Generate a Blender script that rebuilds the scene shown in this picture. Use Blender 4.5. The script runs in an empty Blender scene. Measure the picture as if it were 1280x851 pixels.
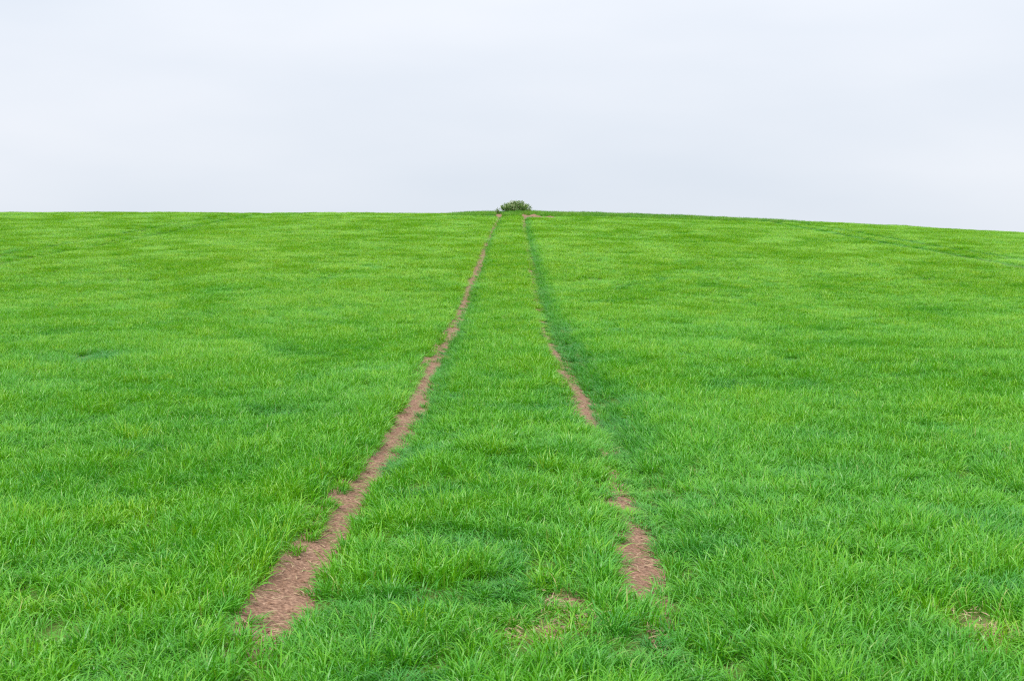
import bpy, math, random
import numpy as np
from mathutils import Vector

S = bpy.context.scene
COL = S.collection
rng = np.random.default_rng(11)
random.seed(11)

# ------------------------------------------------------------------ camera
PITCH = math.radians(3.0)          # the camera looks very slightly down the field
F = 1280 * 50 / 36                 # focal length in photograph pixels
EYE = 1.757
cam_d = bpy.data.cameras.new('camera')
cam_d.lens = 50
cam_d.sensor_width = 36
cam_d.clip_start = 0.1
cam_d.clip_end = 20000
cam_d.dof.use_dof = True
cam_d.dof.focus_distance = 14
cam_d.dof.aperture_fstop = 9
cam = bpy.data.objects.new('camera', cam_d)
cam.location = (0, 0, EYE)
cam.rotation_euler = (math.pi / 2 - PITCH, 0, 0)
COL.objects.link(cam)
S.camera = cam

# ------------------------------------------------------------------ sky: a thin, bright, nearly even cloud cover
SUN_EL, SUN_AZ = math.radians(56), math.radians(215)     # azimuth clockwise from +Y: behind the camera, to its left
w = bpy.data.worlds.new('World')
S.world = w
w.use_nodes = True
nt = w.node_tree
nt.nodes.clear()
N = nt.nodes.new
L = nt.links.new
out = N('ShaderNodeOutputWorld')
bg = N('ShaderNodeBackground')
bg.inputs['Strength'].default_value = 0.0564
sky = N('ShaderNodeTexSky')
sky.sky_type = 'NISHITA'
sky.sun_disc = False
sky.sun_elevation = SUN_EL
sky.sun_rotation = SUN_AZ
tc = N('ShaderNodeTexCoord')
sep = N('ShaderNodeSeparateXYZ')
L(tc.outputs['Generated'], sep.inputs[0])
# overcast luminance: rises towards the zenith
zc = N('ShaderNodeMath'); zc.operation = 'MAXIMUM'; zc.inputs[1].default_value = 0.0
L(sep.outputs['Z'], zc.inputs[0])
zm = N('ShaderNodeMath'); zm.operation = 'MULTIPLY_ADD'
zm.inputs[1].default_value = 1.6; zm.inputs[2].default_value = 0.12
L(zc.outputs[0], zm.inputs[0])
zg = N('ShaderNodeMath'); zg.operation = 'MULTIPLY_ADD'; zg.inputs[2].default_value = 1.0
L(zc.outputs[0], zg.inputs[0]); L(zm.outputs[0], zg.inputs[1])
# broad soft streaks of cloud
mp = N('ShaderNodeMapping'); mp.inputs['Scale'].default_value = (1.0, 1.0, 4.0)
L(tc.outputs['Generated'], mp.inputs[0])
nz = N('ShaderNodeTexNoise'); nz.inputs['Scale'].default_value = 2.2; nz.inputs['Detail'].default_value = 4
nz.inputs['Roughness'].default_value = 0.45
L(mp.outputs[0], nz.inputs['Vector'])
nr = N('ShaderNodeMapRange')
nr.inputs['From Min'].default_value = 0.3; nr.inputs['From Max'].default_value = 0.7
nr.inputs['To Min'].default_value = 0.925; nr.inputs['To Max'].default_value = 1.045
L(nz.outputs['Fac'], nr.inputs['Value'])
mul = N('ShaderNodeMath'); mul.operation = 'MULTIPLY'
L(zg.outputs[0], mul.inputs[0]); L(nr.outputs[0], mul.inputs[1])
cloud = N('ShaderNodeMix'); cloud.data_type = 'RGBA'
cloud.inputs['A'].default_value = (7.55, 8.25, 9.25, 1)
cloud.inputs['B'].default_value = (8.2, 8.5, 9.1, 1)
L(nr.outputs[0], cloud.inputs['Factor'])
nr2 = N('ShaderNodeMapRange')
nr2.inputs['From Min'].default_value = 0.3; nr2.inputs['From Max'].default_value = 0.7
L(nz.outputs['Fac'], nr2.inputs['Value'])
L(nr2.outputs[0], cloud.inputs['Factor'])
sc_ = N('ShaderNodeVectorMath'); sc_.operation = 'SCALE'
L(cloud.outputs['Result'], sc_.inputs[0]); L(mul.outputs[0], sc_.inputs['Scale'])
mx = N('ShaderNodeMix'); mx.data_type = 'RGBA'; mx.inputs['Factor'].default_value = 0.95
L(sky.outputs[0], mx.inputs['A']); L(sc_.outputs[0], mx.inputs['B'])
L(mx.outputs['Result'], bg.inputs['Color'])
L(bg.outputs[0], out.inputs[0])

# ------------------------------------------------------------------ sun, diffused by the cloud
sl = bpy.data.lights.new('sun', 'SUN')
sl.energy = 1.5
sl.angle = math.radians(14)
sl.color = (1.0, 0.96, 0.88)
so = bpy.data.objects.new('sun', sl)
d = Vector((math.sin(SUN_AZ) * math.cos(SUN_EL), math.cos(SUN_AZ) * math.cos(SUN_EL), math.sin(SUN_EL)))
so.rotation_euler = d.to_track_quat('Z', 'Y').to_euler()
so.location = (0, 0, 30)
COL.objects.link(so)

S.view_settings.view_transform = 'Standard'
S.view_settings.look = 'None'
S.view_settings.exposure = 0.87
S.view_settings.gamma = 1.0
S.render.engine = 'CYCLES'
S.cycles.use_denoising = False
S.cycles.filter_width = 1.05
S.cycles.max_bounces = 6
S.cycles.diffuse_bounces = 4
S.cycles.transmission_bounces = 4
S.cycles.transparent_max_bounces = 4

# ------------------------------------------------------------------ helpers
def noise2(x, y, seed=0):
    """smooth value noise, 0..1"""
    x = np.asarray(x, float); y = np.asarray(y, float)
    xi = np.floor(x).astype(np.int64); yi = np.floor(y).astype(np.int64)
    fx = x - xi; fy = y - yi
    fx = fx * fx * fx * (fx * (fx * 6 - 15) + 10); fy = fy * fy * fy * (fy * (fy * 6 - 15) + 10)
    def h(i, j):
        n = (i * 374761393 + j * 668265263 + seed * 1442695041) & 0xFFFFFFFF
        n = ((n ^ (n >> 13)) * 1274126177) & 0xFFFFFFFF
        n = n ^ (n >> 16)
        return (n & 0xFFFFFF) / float(0xFFFFFF)
    a = h(xi, yi); b = h(xi + 1, yi); c = h(xi, yi + 1); e = h(xi + 1, yi + 1)
    return (a * (1 - fx) + b * fx) * (1 - fy) + (c * (1 - fx) + e * fx) * fy

def fbm(x, y, seed=0, octaves=3):
    s = 0; a = 1; t = 0
    for o in range(octaves):
        s = s + a * noise2(np.asarray(x) * 2 ** o + 17.3 * o, np.asarray(y) * 2 ** o - 9.1 * o, seed + o)
        t += a; a *= .5
    return s / t

def sstep(a, b, x):
    t = np.clip((np.asarray(x, float) - a) / (b - a), 0, 1)
    return t * t * (3 - 2 * t)

def link(o, parent=None, **props):
    COL.objects.link(o)
    if parent is not None:
        o.parent = parent
    for k, v in props.items():
        o[k] = v
    return o

def mesh_obj(name, verts, faces, mat, parent=None, smooth=False, **props):
    me = bpy.data.meshes.new(name)
    me.from_pydata([tuple(v) for v in verts], [], [tuple(f) for f in faces])
    if smooth:
        me.polygons.foreach_set('use_smooth', [True] * len(me.polygons))
    me.update()
    me.materials.append(mat)
    return link(bpy.data.objects.new(name, me), parent, **props)

# ------------------------------------------------------------------ the lie of the land
# profile of the ground along the tracks, as (distance, height against the eye) seen from the camera
_Z = np.array([0, 6.76, 24, 27, 30, 33, 36, 40, 50, 65, 80, 92, 96, 99, 103, 110, 120, 140])
_S = np.array([.075, .075, .073, .076, .085, .105, .118, .122, .123, .123, .123, .123, .118, .085, .06, .045, .035, .02])
_Y = np.concatenate([[0], np.cumsum((_S[1:] + _S[:-1]) / 2 * np.diff(_Z))]) - EYE
_Zf = np.linspace(0, 140, 1401)
_Yf = np.interp(_Zf, _Z, _Y)
_k = np.ones(41) / 41
_Yp = np.pad(_Yf, 20, mode='reflect', reflect_type='odd')
_Yf = np.convolve(_Yp, _k, mode='valid')
cp, sp = math.cos(PITCH), math.sin(PITCH)
_wy = _Zf * cp + _Yf * sp                 # world distance
_wz = EYE + _Yf * cp - _Zf * sp           # world height
_py = 425.5 - _Yf / np.maximum(_Zf, .5) * F   # photograph row of each profile point

def at(px, py):
    """ground point (x, y) on the tracks' profile under a photograph pixel"""
    m = (_Zf > 5) & (_Zf < 98)
    Z = np.interp(-np.asarray(py, float), -_py[m], _Zf[m])
    return (np.asarray(px, float) - 640) / F * Z, np.interp(Z, _Zf, _wy)

# centre lines and half widths of bare soil in the two wheel tracks
LT = np.array([  # row, left edge, right edge (photograph)
    [783, 308, 338], [757, 316, 370], [735, 328, 376], [712, 349, 392], [695, 362, 404], [673, 385, 409],
    [656, 399, 428], [642, 411, 432], [625, 421, 444], [611, 429, 452], [597, 441, 463], [582, 455, 475], [568, 471, 484],
    [556, 480, 493], [540, 488, 505], [520, 501, 518], [494, 515, 528], [478, 520, 533], [457, 531, 544], [439, 539, 549],
    [424, 552, 562], [406, 562, 570], [390, 571, 577], [371, 577, 585], [352, 583, 590], [333, 592, 600], [314, 601, 606],
    [301, 607, 610], [286, 613.5, 616.5], [275, 620, 623], [271, 621, 625]])
RT = np.array([
    [745, 797, 822], [731, 793, 817], [714, 785, 818], [697, 784, 822], [680, 782, 811], [659, 785, 805],
    [648, 790, 797], [640, 786, 791], [630, 777, 793], [618, 771, 784], [608, 771, 778], [592, 769, 774], [579, 762, 771], [563, 756, 766],
    [548, 750, 753], [536, 742, 746], [527, 732, 744], [514, 724, 743], [494, 718, 732], [481, 708, 721], [460, 700, 709],
    [439, 687, 698], [421, 683, 690], [398, 674, 678], [384, 672, 675], [347, 664, 667], [330, 662.5, 665.5], [310, 658.5, 660.5],
    [286, 654, 656], [275, 653, 657], [270, 652, 660]])

def track_table(T):
    T = T[np.argsort(T[:, 0])]
    x0, y = at(T[:, 1], T[:, 0]); x1, _ = at(T[:, 2], T[:, 0])
    o = np.argsort(y)
    return y[o], ((x0 + x1) / 2)[o], ((x1 - x0) / 2)[o]

TRK = [track_table(LT), track_table(RT)]

def track_at(k, y):
    ty, tx, tw = TRK[k]
    c = np.interp(y, ty, tx); h = np.interp(y, ty, tw)
    lo = ty[0] + .05
    h = h * sstep(lo - .22, lo, y) * (1 - (.30 if k else .36) * sstep(12, 24, y)) * (1 if k == 0 else .62 + .62 * fbm(y * 1.15, y * 0, 47, 2))
    return c, h

LANE = 18.3     # the neighbouring tramlines lie a sprayer's width to either side
def lane_x(side, k, y):
    return side * LANE + (k - .5) * 1.75 + .5 * np.sin(y / 31 + side) + .25 * (fbm(y * .08, y * 0 + side, 61) - .5)

# sparse patches where the crop has failed (photograph pixels of the centre, radii in metres)
PATCH = [(706, 760, .08, .28, .82), (670, 799, .095, .18, .82), (634, 797, .06, .12, .6), (716, 782, .055, .16, .6), (1246, 800, .11, .2, .7), (1228, 782, .08, .12, .35),
         ]
PATCH = [(*[float(q) for q in at(px, py)], rx, ry, s) for px, py, rx, ry, s in PATCH]

BANK_Y = float(np.interp(96.2, _Zf, _wy))
DUG = [(float(at(px, py)[0]), BANK_Y - float(at(px, py)[1])) for px, py in ((667, 270.5), (673, 272), (687, 272))]
def bank_h(x, y):
    along = sstep(-6.5, -2.5, x) * (1 - .75 * sstep(6, 24, x))
    along = along * (.75 + .5 * fbm(x * .55, x * 0, 77))
    d = (y - BANK_Y) / 1.2
    gap = 1 - .85 * np.exp(-((x - track_at(0, y)[0]) / .45) ** 2) - .5 * np.exp(-((x - track_at(1, y)[0] - .1) / .5) ** 2)
    knoll = .09 * np.exp(-((x - .55) / 1.6) ** 2) * np.exp(-((y - BANK_Y - 1.6) / 1.3) ** 2)
    dug = sum(.14 * np.exp(-((x - mx) / .28) ** 2 - ((y - BANK_Y + my) / .4) ** 2) for mx, my in DUG)
    return dug + .04 * along * np.exp(-d * d) * gap + knoll

def ground(x, y, ruts=True):
    x = np.asarray(x, float); y = np.asarray(y, float)
    h = np.interp(y, _wy, _wz)
    h = np.where(y < 0, _wz[0] + y * .0226, h)
    h = np.where(y < -40, _wz[0] - 40 * .0226, h)
    h = np.where(y > _wy[-1], _wz[-1] - sstep(0, 1, (y - _wy[-1]) / 900) * 14, h)
    # the crest falls away to the right
    h = h - 1.22 * np.minimum((np.maximum(0, x - 1.5) / 32.0) ** 1.45, 6) * np.clip((y - 14) / 80, 0, 1)
    h = h + .06 * np.clip((-x - 4) / 20, 0, 1) * np.clip((y - 40) / 50, 0, 1)
    near = np.clip(1 - np.abs(y - 45) / 300, 0, 1)
    h = h + near * (.10 * (fbm(x * .16, y * .10, 5) - .5) * np.clip(y / 25, .3, 1) + .035 * (fbm(x * .9, y * .7, 9) - .5))
    h = h + bank_h(x, y)
    if ruts:
        on = np.clip((98 - y) / 3, 0, 1) * sstep(2, 6, y)
        for k in (0, 1):
            c, hw = track_at(k, y)
            c = c + (.10 if k == 0 else .16)
            h = h - on * .07 * np.exp(-((x - c) / .24) ** 2)
        for s in (-1, 1):
            for k in (0, 1):
                h = h - on * .05 * np.exp(-((x - lane_x(s, k, y)) / .25) ** 2)
    return h

def soil_halfwidth(k, y):
    c, h = track_at(k, y)
    rag = .80 + .45 * fbm(y * 1.9, y * 0 + 3 * k, 31 + k, 3)
    c = c + .22 * h * (fbm(y * 1.1, y * 0 + 5 * k, 41 + k) - .5) * 2
    return c, h * rag

def bare(x, y):
    """0..1: how bare the soil is here"""
    b = np.zeros_like(x)
    for k in (0, 1):
        c, h = soil_halfwidth(k, y)
        inner = np.where(c > 0, c - x, x - c)          # towards the strip between the tracks
        hi = h + .045; ho = h + .012
        e = np.where(inner > 0, inner - hi, -inner - ho)
        b = np.maximum(b, (1 - sstep(-.02, .05, e)) * sstep(.02, .04, h) * (y < 97.4))
    for mx, my in DUG:
        q = ((x - mx) / .45) ** 2 + ((y - BANK_Y + my + .1) / .7) ** 2
        b = np.maximum(b, (1 - sstep(.5, 1.6, q + .9 * (fbm(x * 4, y * 3, 93) - .5))) * .72)
    for px, py, rx, ry, s in PATCH:
        q = ((x - px) / rx) ** 2 + ((y - py) / ry) ** 2
        b = np.maximum(b, s * (1 - sstep(.5, 2.2, q + 1.2 * (fbm(x * 7, y * 7, 91) - .5))))
    return b

# ------------------------------------------------------------------ materials
def new_mat(name):
    m = bpy.data.materials.new(name)
    m.use_nodes = True
    m.node_tree.nodes.clear()
    return m, m.node_tree.nodes.new, m.node_tree.links.new

def mixc(N, L, fac, a, b, blend='MIX'):
    n = N('ShaderNodeMix'); n.data_type = 'RGBA'; n.blend_type = blend
    for key, v in (('Factor', fac), ('A', a), ('B', b)):
        if isinstance(v, (int, float)):
            n.inputs[key].default_value = v
        elif isinstance(v, tuple):
            n.inputs[key].default_value = (*v, 1)
        else:
            L(v, n.inputs[key])
    return n.outputs['Result']

def leaf_mat(name, c0, c1, c2, blue, dry, rough=.42, trans=.4, spec=.5):
    """leaf blades: per-blade 'tint' on the mesh, per-tuft 'hue' and 'dry' on the instance"""
    m, N, L = new_mat(name)
    out = N('ShaderNodeOutputMaterial')
    t = N('ShaderNodeAttribute'); t.attribute_name = 'tint'
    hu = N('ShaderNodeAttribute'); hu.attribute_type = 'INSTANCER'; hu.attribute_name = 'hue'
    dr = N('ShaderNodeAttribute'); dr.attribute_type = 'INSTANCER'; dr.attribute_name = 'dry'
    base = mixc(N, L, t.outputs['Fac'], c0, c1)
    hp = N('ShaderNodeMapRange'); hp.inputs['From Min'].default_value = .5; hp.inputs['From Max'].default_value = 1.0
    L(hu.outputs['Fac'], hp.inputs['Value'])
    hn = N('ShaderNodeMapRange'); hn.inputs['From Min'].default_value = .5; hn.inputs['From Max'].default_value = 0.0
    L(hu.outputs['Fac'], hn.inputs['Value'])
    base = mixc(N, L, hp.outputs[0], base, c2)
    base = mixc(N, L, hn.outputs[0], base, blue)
    # a few withered blades: those of highest tint, where the tuft is dry
    gt = N('ShaderNodeMath'); gt.operation = 'ADD'; L(t.outputs['Fac'], gt.inputs[0]); L(dr.outputs['Fac'], gt.inputs[1])
    gr = N('ShaderNodeMapRange'); gr.inputs['From Min'].default_value = 1.0; gr.inputs['From Max'].default_value = 1.12
    L(gt.outputs[0], gr.inputs['Value'])
    base = mixc(N, L, gr.outputs[0], base, dry)
    p = N('ShaderNodeBsdfPrincipled')
    L(base, p.inputs['Base Color'])
    p.inputs['Roughness'].default_value = rough
    p.inputs['Specular IOR Level'].default_value = spec
    tr = N('ShaderNodeBsdfTranslucent')
    warm = mixc(N, L, 1.0, base, (1.0, 1.0, .55), 'MULTIPLY')
    L(warm, tr.inputs['Color'])
    ms = N('ShaderNodeMixShader'); ms.inputs[0].default_value = trans
    L(p.outputs[0], ms.inputs[1]); L(tr.outputs[0], ms.inputs[2])
    L(ms.outputs[0], out.inputs['Surface'])
    return m

WHEAT = leaf_mat('wheat_leaf', (.080, .36, .009), (.16, .45, .011), (.27, .49, .012), (.055, .29, .034), (.42, .36, .14), rough=.37, spec=.45, trans=.29)
VERGE = leaf_mat('verge_leaf', (.095, .33, .014), (.15, .39, .018), (.24, .41, .02), (.055, .27, .04), (.40, .32, .16))
STRAW, N, L = new_mat('straw')
o_ = N('ShaderNodeOutputMaterial'); p_ = N('ShaderNodeBsdfPrincipled'); p_.inputs['Base Color'].default_value = (.42, .30, .18, 1)
p_.inputs['Roughness'].default_value = .7; L(p_.outputs[0], o_.inputs[0])

def soil_mat(name, cover):
    m, N, L = new_mat(name)
    out = N('ShaderNodeOutputMaterial')
    p = N('ShaderNodeBsdfPrincipled')
    p.inputs['Roughness'].default_value = .95
    p.inputs['Specular IOR Level'].default_value = .15
    tc = N('ShaderNodeTexCoord')
    n1 = N('ShaderNodeTexNoise'); n1.inputs['Scale'].default_value = 3.2; n1.inputs['Detail'].default_value = 6
    n2 = N('ShaderNodeTexNoise'); n2.inputs['Scale'].default_value = 48; n2.inputs['Detail'].default_value = 5
    vo = N('ShaderNodeTexVoronoi'); vo.inputs['Scale'].default_value = 34
    for q in (n1, n2, vo):
        L(tc.outputs['Object'], q.inputs['Vector'])
    c = mixc(N, L, n1.outputs['Fac'], (.27, .145, .092), (.43, .27, .185))
    r = N('ShaderNodeMapRange'); r.inputs['From Min'].default_value = .35; r.inputs['From Max'].default_value = .65
    L(n2.outputs['Fac'], r.inputs['Value'])
    c = mixc(N, L, r.outputs[0], (.15, .08, .052), c)
    # pale flecks of chaff and stone
    r2 = N('ShaderNodeMapRange'); r2.inputs['From Min'].default_value = .66; r2.inputs['From Max'].default_value = .74
    L(n2.outputs['Fac'], r2.inputs['Value'])
    c = mixc(N, L, r2.outputs[0], c, (.52, .38, .27))
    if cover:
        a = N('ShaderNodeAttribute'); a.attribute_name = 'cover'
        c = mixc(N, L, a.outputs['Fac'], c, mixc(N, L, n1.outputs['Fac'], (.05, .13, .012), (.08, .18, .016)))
    L(c, p.inputs['Base Color'])
    b = N('ShaderNodeBump'); b.inputs['Strength'].default_value = .8; b.inputs['Distance'].default_value = .02
    ad = N('ShaderNodeMath'); ad.operation = 'MULTIPLY_ADD'; ad.inputs[1].default_value = .6
    L(vo.outputs['Distance'], ad.inputs[0]); L(n2.outputs['Fac'], ad.inputs[2])
    L(ad.outputs[0], b.inputs['Height']); L(b.outputs[0], p.inputs['Normal'])
    L(p.outputs[0], out.inputs['Surface'])
    return m

SOIL = soil_mat('field_soil', True)
TRACKSOIL = soil_mat('track_soil', False)

# ------------------------------------------------------------------ ground: one sheet to the horizon
def spread(a, b, step, grow, limit):
    v = [a]
    while v[-1] < b:
        v.append(v[-1] + step); step = min(step * grow, limit)
    return v
xs_in = list(np.arange(-1.6, 1.91, .07))
xr = spread(1.96, 34, .12, 1.05, .8)
xr2 = spread(xr[-1] + 1, 6000, 2, 1.35, 900)
xs = np.array([-v for v in reversed(xr2)] + [-v + .3 for v in reversed(xr)] + xs_in + xr + xr2)
ys = np.array([-v for v in reversed(spread(3, 5000, 2, 1.4, 900))] + list(np.arange(0, 12, .14)) + spread(12, 92, .16, 1.02, .7) + spread(92.4, 104, .2, 1, .2)
              + spread(105, 160, 1, 1.1, 6) + spread(170, 9000, 10, 1.3, 1200))
X, Y = np.meshgrid(xs, ys)
Zg = ground(X, Y)
nx, ny = len(xs), len(ys)
V = np.stack([X.ravel(), Y.ravel(), Zg.ravel()], 1)
i = np.arange(nx * ny).reshape(ny, nx)
Q = np.stack([i[:-1, :-1].ravel(), i[:-1, 1:].ravel(), i[1:, 1:].ravel(), i[1:, :-1].ravel()], 1)
me = bpy.data.meshes.new('field')
me.from_pydata(V.tolist(), [], Q.tolist())
me.polygons.foreach_set('use_smooth', [True] * len(me.polygons))
WEDGE = lambda y: .37 * y + 3.0
Y0, Y1 = 3.2, float(np.interp(104, _Zf, _wy))
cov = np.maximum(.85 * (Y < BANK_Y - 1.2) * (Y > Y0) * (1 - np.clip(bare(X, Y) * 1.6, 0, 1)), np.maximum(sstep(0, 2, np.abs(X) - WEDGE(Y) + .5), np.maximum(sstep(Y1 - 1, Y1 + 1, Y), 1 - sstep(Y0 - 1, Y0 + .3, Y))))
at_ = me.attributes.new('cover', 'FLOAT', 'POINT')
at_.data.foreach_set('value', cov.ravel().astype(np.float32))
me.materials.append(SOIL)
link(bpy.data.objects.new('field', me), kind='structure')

# ------------------------------------------------------------------ the two wheel tracks: ragged strips of bare soil with crumbs
for k in (0, 1):
    yy = np.array(spread(TRK[k][0][0] - .4, 97.2, .035, 1.012, .3))
    c, h = soil_halfwidth(k, yy)
    n = 13
    u = np.linspace(-1, 1, n)
    hw = h + .10
    Xs = c[:, None] + hw[:, None] * u[None, :]
    Xs[:, 0] += (rng.random(len(yy)) - .5) * .03; Xs[:, -1] += (rng.random(len(yy)) - .5) * .03
    Ys = np.repeat(yy[:, None], n, 1)
    Zs = ground(Xs, Ys) + .006
    Zs += (fbm(Xs * 14, Ys * 14, 51, 3) - .45) * .022 * (1 - np.abs(u)[None, :] ** 4)
    Zs[:, 0] -= .012; Zs[:, -1] -= .012
    i = np.arange(len(yy) * n).reshape(len(yy), n)
    Q = np.stack([i[:-1, :-1].ravel(), i[:-1, 1:].ravel(), i[1:, 1:].ravel(), i[1:, :-1].ravel()], 1)
    mesh_obj('wheel_track', np.stack([Xs.ravel(), Ys.ravel(), Zs.ravel()], 1).tolist(), Q.tolist(), TRACKSOIL, kind='structure', smooth=True)

# crumbs of soil, bits of dead straw
cv, cf, sv, sf = [], [], [], []
oct_v = np.array([(1, 0, 0), (0, 1, 0), (-1, 0, 0), (0, -1, 0), (0, 0, 1), (0, 0, -.6)])
oct_f = [(0, 1, 4), (1, 2, 4), (2, 3, 4), (3, 0, 4), (1, 0, 5), (2, 1, 5), (3, 2, 5), (0, 3, 5)]
def crumb(x, y, r):
    z = float(ground(x, y))
    b = len(cv)
    a = rng.random() * 6.28
    ca, sa = math.cos(a), math.sin(a)
    jit = .7 + .6 * rng.random((6, 3))
    for v, j in zip(oct_v, jit):
        q = v * j * r * np.array([1.2, .9, .75])
        cv.append((x + q[0] * ca - q[1] * sa, y + q[0] * sa + q[1] * ca, z + q[2] + r * .35))
    cf.extend([tuple(b + t for t in f) for f in oct_f])
def stalk(x, y, l):
    z = float(ground(x, y)) + .012
    a = rng.random() * 3.14
    dx, dy = math.cos(a) * l / 2, math.sin(a) * l / 2
    px_, py_ = -math.sin(a) * .0022, math.cos(a) * .0022
    t = (rng.random() - .3) * .02
    b = len(sv)
    sv.extend([(x - dx - px_, y - dy - py_, z), (x - dx + px_, y - dy + py_, z), (x + dx + px_, y + dy + py_, z + t), (x + dx - px_, y + dy - py_, z + t),
               (x, y, z + .005 + max(t, 0) / 2)])
    sf.extend([(b, b + 1, b + 4), (b + 1, b + 2, b + 4), (b + 2, b + 3, b + 4), (b + 3, b, b + 4)])
for k in (0, 1):
    for _ in range(2400):
        y = 5.9 + 24 * rng.random() ** 1.8
        c, h = soil_halfwidth(k, np.array([y]))
        x = float(c[0] + (rng.random() * 2 - 1) * (h[0] + .05))
        crumb(x, y, .003 + .013 * rng.random() ** 3)
    for _ in range(260):
        y = 5.9 + 24 * rng.random() ** 1.8
        c, h = soil_halfwidth(k, np.array([y]))
        stalk(float(c[0] + (rng.random() * 2 - 1) * (h[0] + .05)), y, .02 + .05 * rng.random())
for px, py, rx, ry, s in PATCH:
    for _ in range(60):
        crumb(px + rng.normal() * rx, py + rng.normal() * ry, .003 + .008 * rng.random() ** 3)
        if rng.random() < .5:
            stalk(px + rng.normal() * rx, py + rng.normal() * ry, .02 + .05 * rng.random())
mesh_obj('soil_crumbs', cv, cf, TRACKSOIL, kind='stuff')
mesh_obj('straw_litter', sv, sf, STRAW, kind='stuff')

# ------------------------------------------------------------------ grass
def tuft_mesh(name, nb, rad, lmin, lmax, wmin, wmax, mat, seg=5, spread_=.55, droop=1.3):
    vs, fs, tint = [], [], []
    for _ in range(nb):
        a0 = rng.random() * 6.283
        r0 = rad * math.sqrt(rng.random())
        p = np.array([math.cos(a0) * r0, math.sin(a0) * r0, -.01])
        a = a0 + rng.normal() * .9
        out = np.array([math.cos(a), math.sin(a), 0.0])
        side = np.array([-math.sin(a), math.cos(a), 0.0])
        ln = lmin + (lmax - lmin) * rng.random()
        wd = wmin + (wmax - wmin) * rng.random()
        th = abs(rng.normal()) * spread_ * .7 + .06
        bend = droop * (.25 + rng.random() ** 1.3)
        tw = rng.normal() * .8
        t = float(rng.random())
        b = len(vs)
        for s in range(seg + 1):
            u = s / seg
            ww = wd * (.55 + .9 * u - 1.45 * u * u if u < 1 else 0) * .5
            ww = wd * .5 * min(1, .55 + 1.5 * u) * (1 - u ** 2.2)
            ta = tw * u
            up = np.array([0, 0, 1.0])
            tang = out * math.sin(th) + up * math.cos(th)
            nrm = out * math.cos(th) - up * math.sin(th)
            sd = side * math.cos(ta) + nrm * math.sin(ta)
            if s == seg:
                vs.append(tuple(p)); tint.append(t)
            else:
                vs.append(tuple(p - sd * ww)); vs.append(tuple(p + sd * ww)); tint += [t, t]
            p = p + tang * (ln / seg)
            th = min(th + bend / seg * (.4 + 1.3 * u), 2.6)
        for s in range(seg - 1):
            q = b + 2 * s
            fs.append((q, q + 1, q + 3, q + 2))
        q = b + 2 * (seg - 1)
        fs.append((q, q + 1, q + 2))
    m = bpy.data.meshes.new(name)
    m.from_pydata(vs, [], fs)
    m.polygons.foreach_set('use_smooth', [True] * len(m.polygons))
    a_ = m.attributes.new('tint', 'FLOAT', 'POINT')
    a_.data.foreach_set('value', np.array(tint, np.float32))
    m.materials.append(mat)
    return bpy.data.objects.new(name, m)

def tuft_collection(name, n, **kw):
    c = bpy.data.collections.new(name)
    for j in range(n):
        c.objects.link(tuft_mesh(name + '_tuft', **kw))
    return c

def scatter(name, P, rot, scl, hue, dry, coll, nvar, **props):
    me = bpy.data.meshes.new(name)
    me.vertices.add(len(P))
    me.vertices.foreach_set('co', P.astype(np.float32).ravel())
    for nm, ty, arr in (('rot', 'FLOAT_VECTOR', rot), ('scl', 'FLOAT_VECTOR', scl)):
        a = me.attributes.new(nm, ty, 'POINT'); a.data.foreach_set('vector', arr.astype(np.float32).ravel())
    for nm, arr in (('hue', hue), ('dry', dry)):
        a = me.attributes.new(nm, 'FLOAT', 'POINT'); a.data.foreach_set('value', arr.astype(np.float32))
    a = me.attributes.new('pick', 'INT', 'POINT'); a.data.foreach_set('value', rng.integers(0, nvar, len(P)).astype(np.int32))
    o = link(bpy.data.objects.new(name, me), **props)
    g = bpy.data.node_groups.new(name, 'GeometryNodeTree')
    g.interface.new_socket('Geometry', in_out='INPUT', socket_type='NodeSocketGeometry')
    g.interface.new_socket('Geometry', in_out='OUTPUT', socket_type='NodeSocketGeometry')
    N = g.nodes.new; L = g.links.new
    gi = N('NodeGroupInput'); go = N('NodeGroupOutput')
    ip = N('GeometryNodeInstanceOnPoints')
    m2p = N('GeometryNodeMeshToPoints')
    ci = N('GeometryNodeCollectionInfo')
    ci.inputs['Collection'].default_value = coll
    ci.inputs['Separate Children'].default_value = True
    ci.inputs['Reset Children'].default_value = True
    def att(nm, ty):
        n = N('GeometryNodeInputNamedAttribute'); n.data_type = ty; n.inputs['Name'].default_value = nm
        return n.outputs['Attribute']
    L(gi.outputs[0], m2p.inputs['Mesh'])
    L(m2p.outputs[0], ip.inputs['Points'])
    L(ci.outputs[0], ip.inputs['Instance'])
    ip.inputs['Pick Instance'].default_value = True
    L(att('pick', 'INT'), ip.inputs['Instance Index'])
    e2r = N('FunctionNodeEulerToRotation')
    L(att('rot', 'FLOAT_VECTOR'), e2r.inputs[0])
    L(e2r.outputs[0], ip.inputs['Rotation'])
    L(att('scl', 'FLOAT_VECTOR'), ip.inputs['Scale'])
    L(ip.outputs[0], go.inputs[0])
    md = o.modifiers.new('scatter', 'NODES')
    md.node_group = g
    return o

def seed_points(y0, y1, dens):
    ys_ = np.linspace(y0, y1, 400)
    wd_ = 2 * WEDGE(ys_)
    n = int(np.trapezoid(wd_, ys_) * dens) if hasattr(np, 'trapezoid') else int(np.trapz(wd_, ys_) * dens)
    cdf = np.cumsum(wd_); cdf = cdf / cdf[-1]
    y = np.interp(rng.random(n), cdf, ys_)
    x = (rng.random(n) * 2 - 1) * WEDGE(y)
    return x, y

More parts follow.
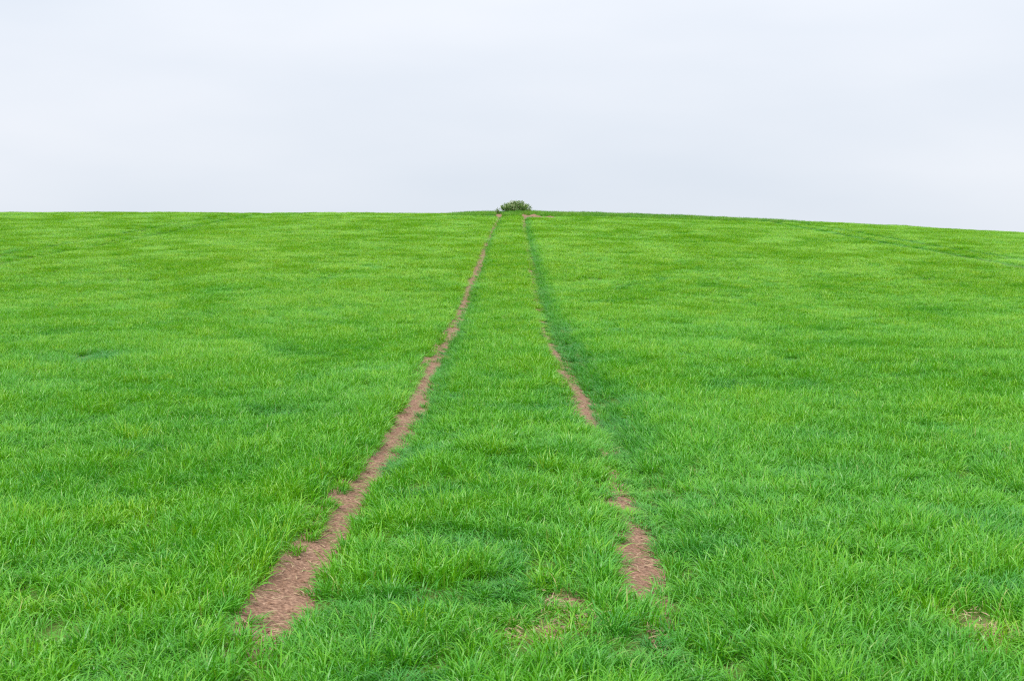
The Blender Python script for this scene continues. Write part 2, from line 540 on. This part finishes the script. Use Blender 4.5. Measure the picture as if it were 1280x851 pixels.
px_, py_ = [], []
for y0, y1, dn in ((Y0, 9, 140), (9, 14, 122), (14, 24, 92), (24, 40, 66), (40, 65, 44), (65, Y1, 34)):
    a, b = seed_points(y0, y1, dn)
    px_.append(a); py_.append(b)
gx = np.concatenate(px_); gy = np.concatenate(py_)

# drill rows run with the tracks: pull the plants loosely towards rows 15 cm apart
row = np.round(gx / .15) * .15
gx = gx + (row - gx) * .45

# keep the bare ground bare
keep = rng.random(len(gx)) > bare(gx, gy) * 1.02
gx, gy = gx[keep], gy[keep]

# the grown-out verge on the bank at the crest takes over from the crop
def verge_w(x, y):
    return sstep(-4.6, -2.6, x) * (1 - sstep(15, 21, x)) * sstep(BANK_Y - 4.0, BANK_Y - 3.4, y) 
dug_ = np.zeros(len(gx), bool)
for mx, my in DUG:
    dug_ |= (((gx - mx) / .42) ** 2 + ((gy - BANK_Y + my + .5) / 1.3) ** 2 < .5 + .7 * rng.random(len(gx))) & (rng.random(len(gx)) < .6)
gx, gy = gx[~dug_], gy[~dug_]
isv = verge_w(gx, gy) > .5

big = fbm(gx * .22, gy * .12, 101, 3)          # broad drift in vigour
mid = fbm(gx * .9, gy * .7, 111, 3)            # clumps
fin = fbm(gx * 3.2, gy * 2.6, 121, 2)
hgt = .78 + .42 * (1 - .3 * sstep(20, 60, gy)) * mid + (.62 - .2 * sstep(20, 50, gy)) * (fin - .5) + .20 * (big - .5)
hole = sstep(.58, .70, fbm(gx * 1.3 + 40, gy * .9, 131, 2))   # scattered thin, low spots
dash = sstep(.66, .78, noise2(gx * 2.1 + 7, gy * 1.5, 137)) * sstep(.45, .6, noise2(gx * .5, gy * .35, 139))
hgt = np.maximum(hgt * (1 - .30 * hole), .52) * (1 - .42 * dash)
hue = .43 + .12 * (big - .5) + (.32 - .14 * sstep(15, 50, gy)) * (mid - .5) + .3 * (fin - .5) + .12 * rng.normal(size=len(gx)) + .30 * sstep(9, 50, gy)
dry = np.full(len(gx), .035) + .05 * (rng.random(len(gx)) > .93)
leanx = .25 * (fbm(gx * .7, gy * .5, 141) - .5) * 2
leany = .25 * (fbm(gx * .7 + 30, gy * .5, 151) - .5) * 2
for k in (0, 1):
    c, h = soil_halfwidth(k, gy)
    dx = gx - c
    # the wheeling: shorter, bluer crop to the right of the bare strip
    wdt = .52 if k else .42
    band = sstep(-.02, .06, dx - h) * (1 - sstep(wdt - .3, wdt + .12, dx - h)) * (.25 + .75 * sstep(9, 13, gy)) * (gy < 96)
    hgt = hgt * (1 - (.26 if k else .38) * band)
    hue = hue - (.40 if k else .30) * band * (.5 + .5 * sstep(10, 20, gy)) * (.6 + .8 * fin)
    leanx = leanx + .25 * band
    # grass beside bare soil: short seedlings creep in on the right, long blades hang over on the left
    edge = (1 - sstep(.0, .12, np.abs(dx) - h)) * sstep(.02, .05, h)
    hgt = hgt * (1 - .45 * edge)
    low = (1 - sstep(.10, .26, np.abs(dx))) * sstep(.002, .01, h); hgt = hgt * (1 - .5 * low)
    dry = dry + .05 * edge
    left = (1 - sstep(.05, .45, -dx - h)) * (dx < 0)
    hgt = hgt * (1 + (.30 if k == 0 else .12) * left)
for s in (-1, 1):
    for k in (0, 1):
        dx = np.abs(gx - lane_x(s, k, gy))
        t = 1 - sstep(.28, .62, dx)
        hgt = hgt * (1 - (.72 if s > 0 else .45) * t); hue = hue - (.34 if s > 0 else .08) * t
# one drill slip, a faint thin line to the right
t = (1 - sstep(.10, .26, np.abs(gx - 5.75 - .01 * (gy - 40)))) * sstep(30, 36, gy) * (1 - sstep(48, 60, gy))
hgt = hgt * (1 - .22 * t); hue = hue - .1 * t
# nothing grows on the dug soil, and the crop is thin in front of it
scars = [mx for mx, my in DUG] + [float(track_at(0, BANK_Y)[0]), float(track_at(1, BANK_Y)[0])]
for q in scars:
    near_ = np.exp(-((gx - q) / .40) ** 2) * sstep(BANK_Y - 8, BANK_Y - 5, gy) * (gy < BANK_Y + .2)
    hgt = hgt * (1 - .62 * near_)
# hollows in the crop: lower blades, their shade put into a darker, bluer hue
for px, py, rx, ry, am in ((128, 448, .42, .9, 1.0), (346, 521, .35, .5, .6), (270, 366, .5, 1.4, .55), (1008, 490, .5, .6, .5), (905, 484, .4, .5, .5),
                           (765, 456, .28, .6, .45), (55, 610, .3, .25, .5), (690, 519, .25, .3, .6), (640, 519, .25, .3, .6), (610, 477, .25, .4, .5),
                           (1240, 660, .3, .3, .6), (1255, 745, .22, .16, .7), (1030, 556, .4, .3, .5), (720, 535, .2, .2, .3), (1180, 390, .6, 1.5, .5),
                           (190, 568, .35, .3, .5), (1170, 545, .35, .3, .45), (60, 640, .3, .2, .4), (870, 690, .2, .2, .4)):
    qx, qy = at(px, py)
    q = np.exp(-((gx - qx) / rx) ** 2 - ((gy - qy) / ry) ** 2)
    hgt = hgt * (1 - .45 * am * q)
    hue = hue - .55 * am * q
for px, py, rx, ry, s in PATCH:
    q = np.exp(-((gx - px) / (rx * 1.8)) ** 2 - ((gy - py) / (ry * 1.8)) ** 2)
    hgt = hgt * (1 - .35 * q); dry = dry + .10 * q; hue = hue + .15 * q
hue = np.clip(hue - .20 * dash, 0, 1)
hgt = np.maximum(hgt, .36)
gz = ground(gx, gy)
P = np.stack([gx, gy, gz], 1)
rz = rng.random(len(gx)) * 6.283
far = .95 + .50 * sstep(15, 70, gy)
sxy = far * (.85 + .3 * rng.random(len(gx))) * (.75 + .25 * np.clip(hgt, .4, 1.2))
sz = hgt * (.9 + .25 * rng.random(len(gx)))
# lean, in the tuft's own turned frame: tilt about x and y before the turn about z
ex = leany * np.cos(rz) * 0; ey = 0
lx = leanx * np.cos(rz) + leany * np.sin(rz)
ly = -leanx * np.sin(rz) + leany * np.cos(rz)
rot = np.stack([-ly, lx, rz], 1)
scl = np.stack([sxy, sxy, sz], 1)

NV = 14
crop = tuft_collection('crop', NV, nb=50, rad=.085, lmin=.075, lmax=.195, wmin=.0045, wmax=.0100, mat=WHEAT, seg=6, spread_=.75, droop=2.2)
m = ~isv
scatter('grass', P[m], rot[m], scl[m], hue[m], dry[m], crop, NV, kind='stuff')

# rough verge along the bank
n = 7600
vx = -8.5 + 33.5 * rng.random(n)
vy = BANK_Y - 4 + 8.2 * rng.random(n)
cl, hl = soil_halfwidth(0, vy); cr, hr = soil_halfwidth(1, vy)
k_ = verge_w(vx, vy) > rng.random(n)
k_ &= ~((np.abs(vx - cl) < .33) & (vy < BANK_Y + 1.5)) & ~((np.abs(vx - cr - .12) < .42) & (vy < BANK_Y - .6))
for mx, my in DUG:
    k_ &= ~((((vx - mx) / .42) ** 2 + ((vy - BANK_Y + my) / .55) ** 2 < .3 + .6 * rng.random(n)) & (rng.random(n) < .72))
    k_ &= ~((np.abs(vx - mx) < .3) & (vy < BANK_Y - my) & (rng.random(n) < .6))
vx, vy = vx[k_], vy[k_]
n = len(vx)
vh = .50 + .62 * fbm(vx * .7, vy * .8, 171, 3) * (1 - .45 * sstep(4, 20, vx))
vp = np.stack([vx, vy, ground(vx, vy)], 1)
vr = np.stack([rng.normal(size=n) * .15, rng.normal(size=n) * .15, rng.random(n) * 6.28], 1)
vs_ = np.stack([1.1 + .4 * rng.random(n)] * 2 + [vh], 1)
vhue = np.clip(.50 + .7 * (fbm(vx * .9, vy * .9, 181) - .5) + .12 * rng.normal(size=n), 0, 1)
vdry = .05 + .12 * fbm(vx * 1.4, vy, 191)
rough = tuft_collection('verge', 8, nb=42, rad=.12, lmin=.12, lmax=.34, wmin=.005, wmax=.010, mat=VERGE, droop=1.0, spread_=.45)
scatter('verge_grass', vp, vr, vs_, vhue, vdry, rough, 8, kind='stuff')

# ------------------------------------------------------------------ the bush on the crest
def plain_mat(name, c0, c1, scale=6, rough=.5, trans=0.0):
    m, N, L = new_mat(name)
    out = N('ShaderNodeOutputMaterial'); p = N('ShaderNodeBsdfPrincipled')
    g = N('ShaderNodeNewGeometry')
    c = mixc(N, L, g.outputs['Random Per Island'], c0, c1)
    L(c, p.inputs['Base Color']); p.inputs['Roughness'].default_value = rough
    if trans:
        tr = N('ShaderNodeBsdfTranslucent'); L(c, tr.inputs['Color'])
        ms = N('ShaderNodeMixShader'); ms.inputs[0].default_value = trans
        L(p.outputs[0], ms.inputs[1]); L(tr.outputs[0], ms.inputs[2]); L(ms.outputs[0], out.inputs[0])
    else:
        L(p.outputs[0], out.inputs[0])
    return m
BARK = plain_mat('bush_bark', (.09, .065, .04), (.14, .10, .06), rough=.85)
LEAF = plain_mat('bush_leaf', (.06, .15, .022), (.20, .36, .06), trans=.3)
PALE = plain_mat('bush_blossom', (.42, .50, .22), (.60, .60, .40), trans=.3)

def tube(vs, fs, pts, rads, sides=5):
    b = len(vs)
    for j, (p, r) in enumerate(zip(pts, rads)):
        t = pts[min(j + 1, len(pts) - 1)] - pts[max(j - 1, 0)]
        t = t / (np.linalg.norm(t) + 1e-9)
        s = np.cross(t, (0.3, 1, .1)); s /= np.linalg.norm(s); q = np.cross(t, s)
        for k in range(sides):
            a = 6.283 * k / sides
            vs.append(tuple(p + (s * math.cos(a) + q * math.sin(a)) * r))
    for j in range(len(pts) - 1):
        for k in range(sides):
            k2 = (k + 1) % sides
            fs.append((b + j * sides + k, b + j * sides + k2, b + (j + 1) * sides + k2, b + (j + 1) * sides + k))

def leaf(vs, fs, p, l, wd, up=.5):
    a = rng.random() * 6.283
    d_ = np.array([math.cos(a), math.sin(a), up + rng.normal() * .5]); d_ /= np.linalg.norm(d_)
    s = np.cross(d_, rng.normal(size=3)); s /= np.linalg.norm(s)
    b = len(vs)
    vs.extend([tuple(p), tuple(p + d_ * l * .45 + s * wd / 2), tuple(p + d_ * l), tuple(p + d_ * l * .45 - s * wd / 2)])
    fs.append((b, b + 1, b + 2, b + 3))

def bush(name, x, y, width, height, nstem, nleaf, label, cat, npale, skew=0.0, sink=.03):
    root = link(bpy.data.objects.new(name, None), label=label, category=cat)
    z = float(ground(x, y)) - sink
    root.location = (x, y, z)
    root.empty_display_size = .3
    lv, lf, bv, bf = [], [], [], []
    tips = []
    for s in range(nstem):
        a = rng.random() * 6.283
        r = math.sqrt(rng.random())
        ex, ey = math.cos(a) * r * width * .47, math.sin(a) * r * width * .36
        dome = math.sqrt(max(.05, 1 - r * r)) * (1 + skew * ex / width)
        top = height * (.32 + .68 * dome) * (.74 + .42 * rng.random())
        p0 = np.array([ex * .22, ey * .22, 0]); p3 = np.array([ex, ey, top])
        p1 = p0 + np.array([ex * .25, ey * .25, top * .4]); p2 = p0 + np.array([ex * .62, ey * .62, top * .72])
        sv_, sf_ = [], []
        pts = [p0, p1, p2, p3]
        tube(sv_, sf_, pts, [.016, .012, .008, .003])
        for _ in range(3):                         # side twigs
            u = .4 + .5 * rng.random()
            j = min(2, int(u * 3)); q = pts[j] + (pts[j + 1] - pts[j]) * (u * 3 - j)
            e = q + np.array([rng.normal() * .14, rng.normal() * .14, .10 + .2 * rng.random()])
            e[2] = min(e[2], top * 1.05)
            tube(sv_, sf_, [q, (q + e) / 2 + np.array([0, 0, .01]), e], [.006, .004, .002], 4)
            tips.append((q, e))
        mesh_obj('stem', sv_, sf_, BARK, root)
        tips.append((p0 + (p1 - p0) * .6, p2)); tips.append((p1, p2)); tips.append((p2, p3)); tips.append((p2, p3))
    for _ in range(nleaf):
        a_, b_ = tips[rng.integers(len(tips))]
        u = rng.random()
        p = a_ + (b_ - a_) * u + rng.normal(size=3) * .05
        leaf(lv, lf, p, .06 + .06 * rng.random(), .028 + .022 * rng.random())
    fo = mesh_obj('foliage', lv, lf, LEAF, root)
    fo['kind'] = 'stuff'
    if npale:
        for _ in range(npale):
            a_, b_ = tips[rng.integers(len(tips))]
            p = a_ + (b_ - a_) * (.6 + .45 * rng.random()) + rng.normal(size=3) * .03
            for _ in range(4):
                leaf(bv, bf, p + rng.normal(size=3) * .015, .06 + .03 * rng.random(), .03, .8)
        bl = mesh_obj('blossom', bv, bf, PALE, root)
        bl['kind'] = 'stuff'
    return root

bx = (645 - 640) / F * 98.6
bush('bush', bx, BANK_Y + 2.3, 2.7, .86, 70, 7000, 'low rounded dark green bush on the crest of the hill where the wheel tracks end', 'bush', 620, .3, .12)
bush('weed', (621.5 - 640) / F * 96.5, BANK_Y + .9, .35, .42, 5, 130, 'small dark weed at the top of the left wheel track, left of the bush', 'weed', 0)
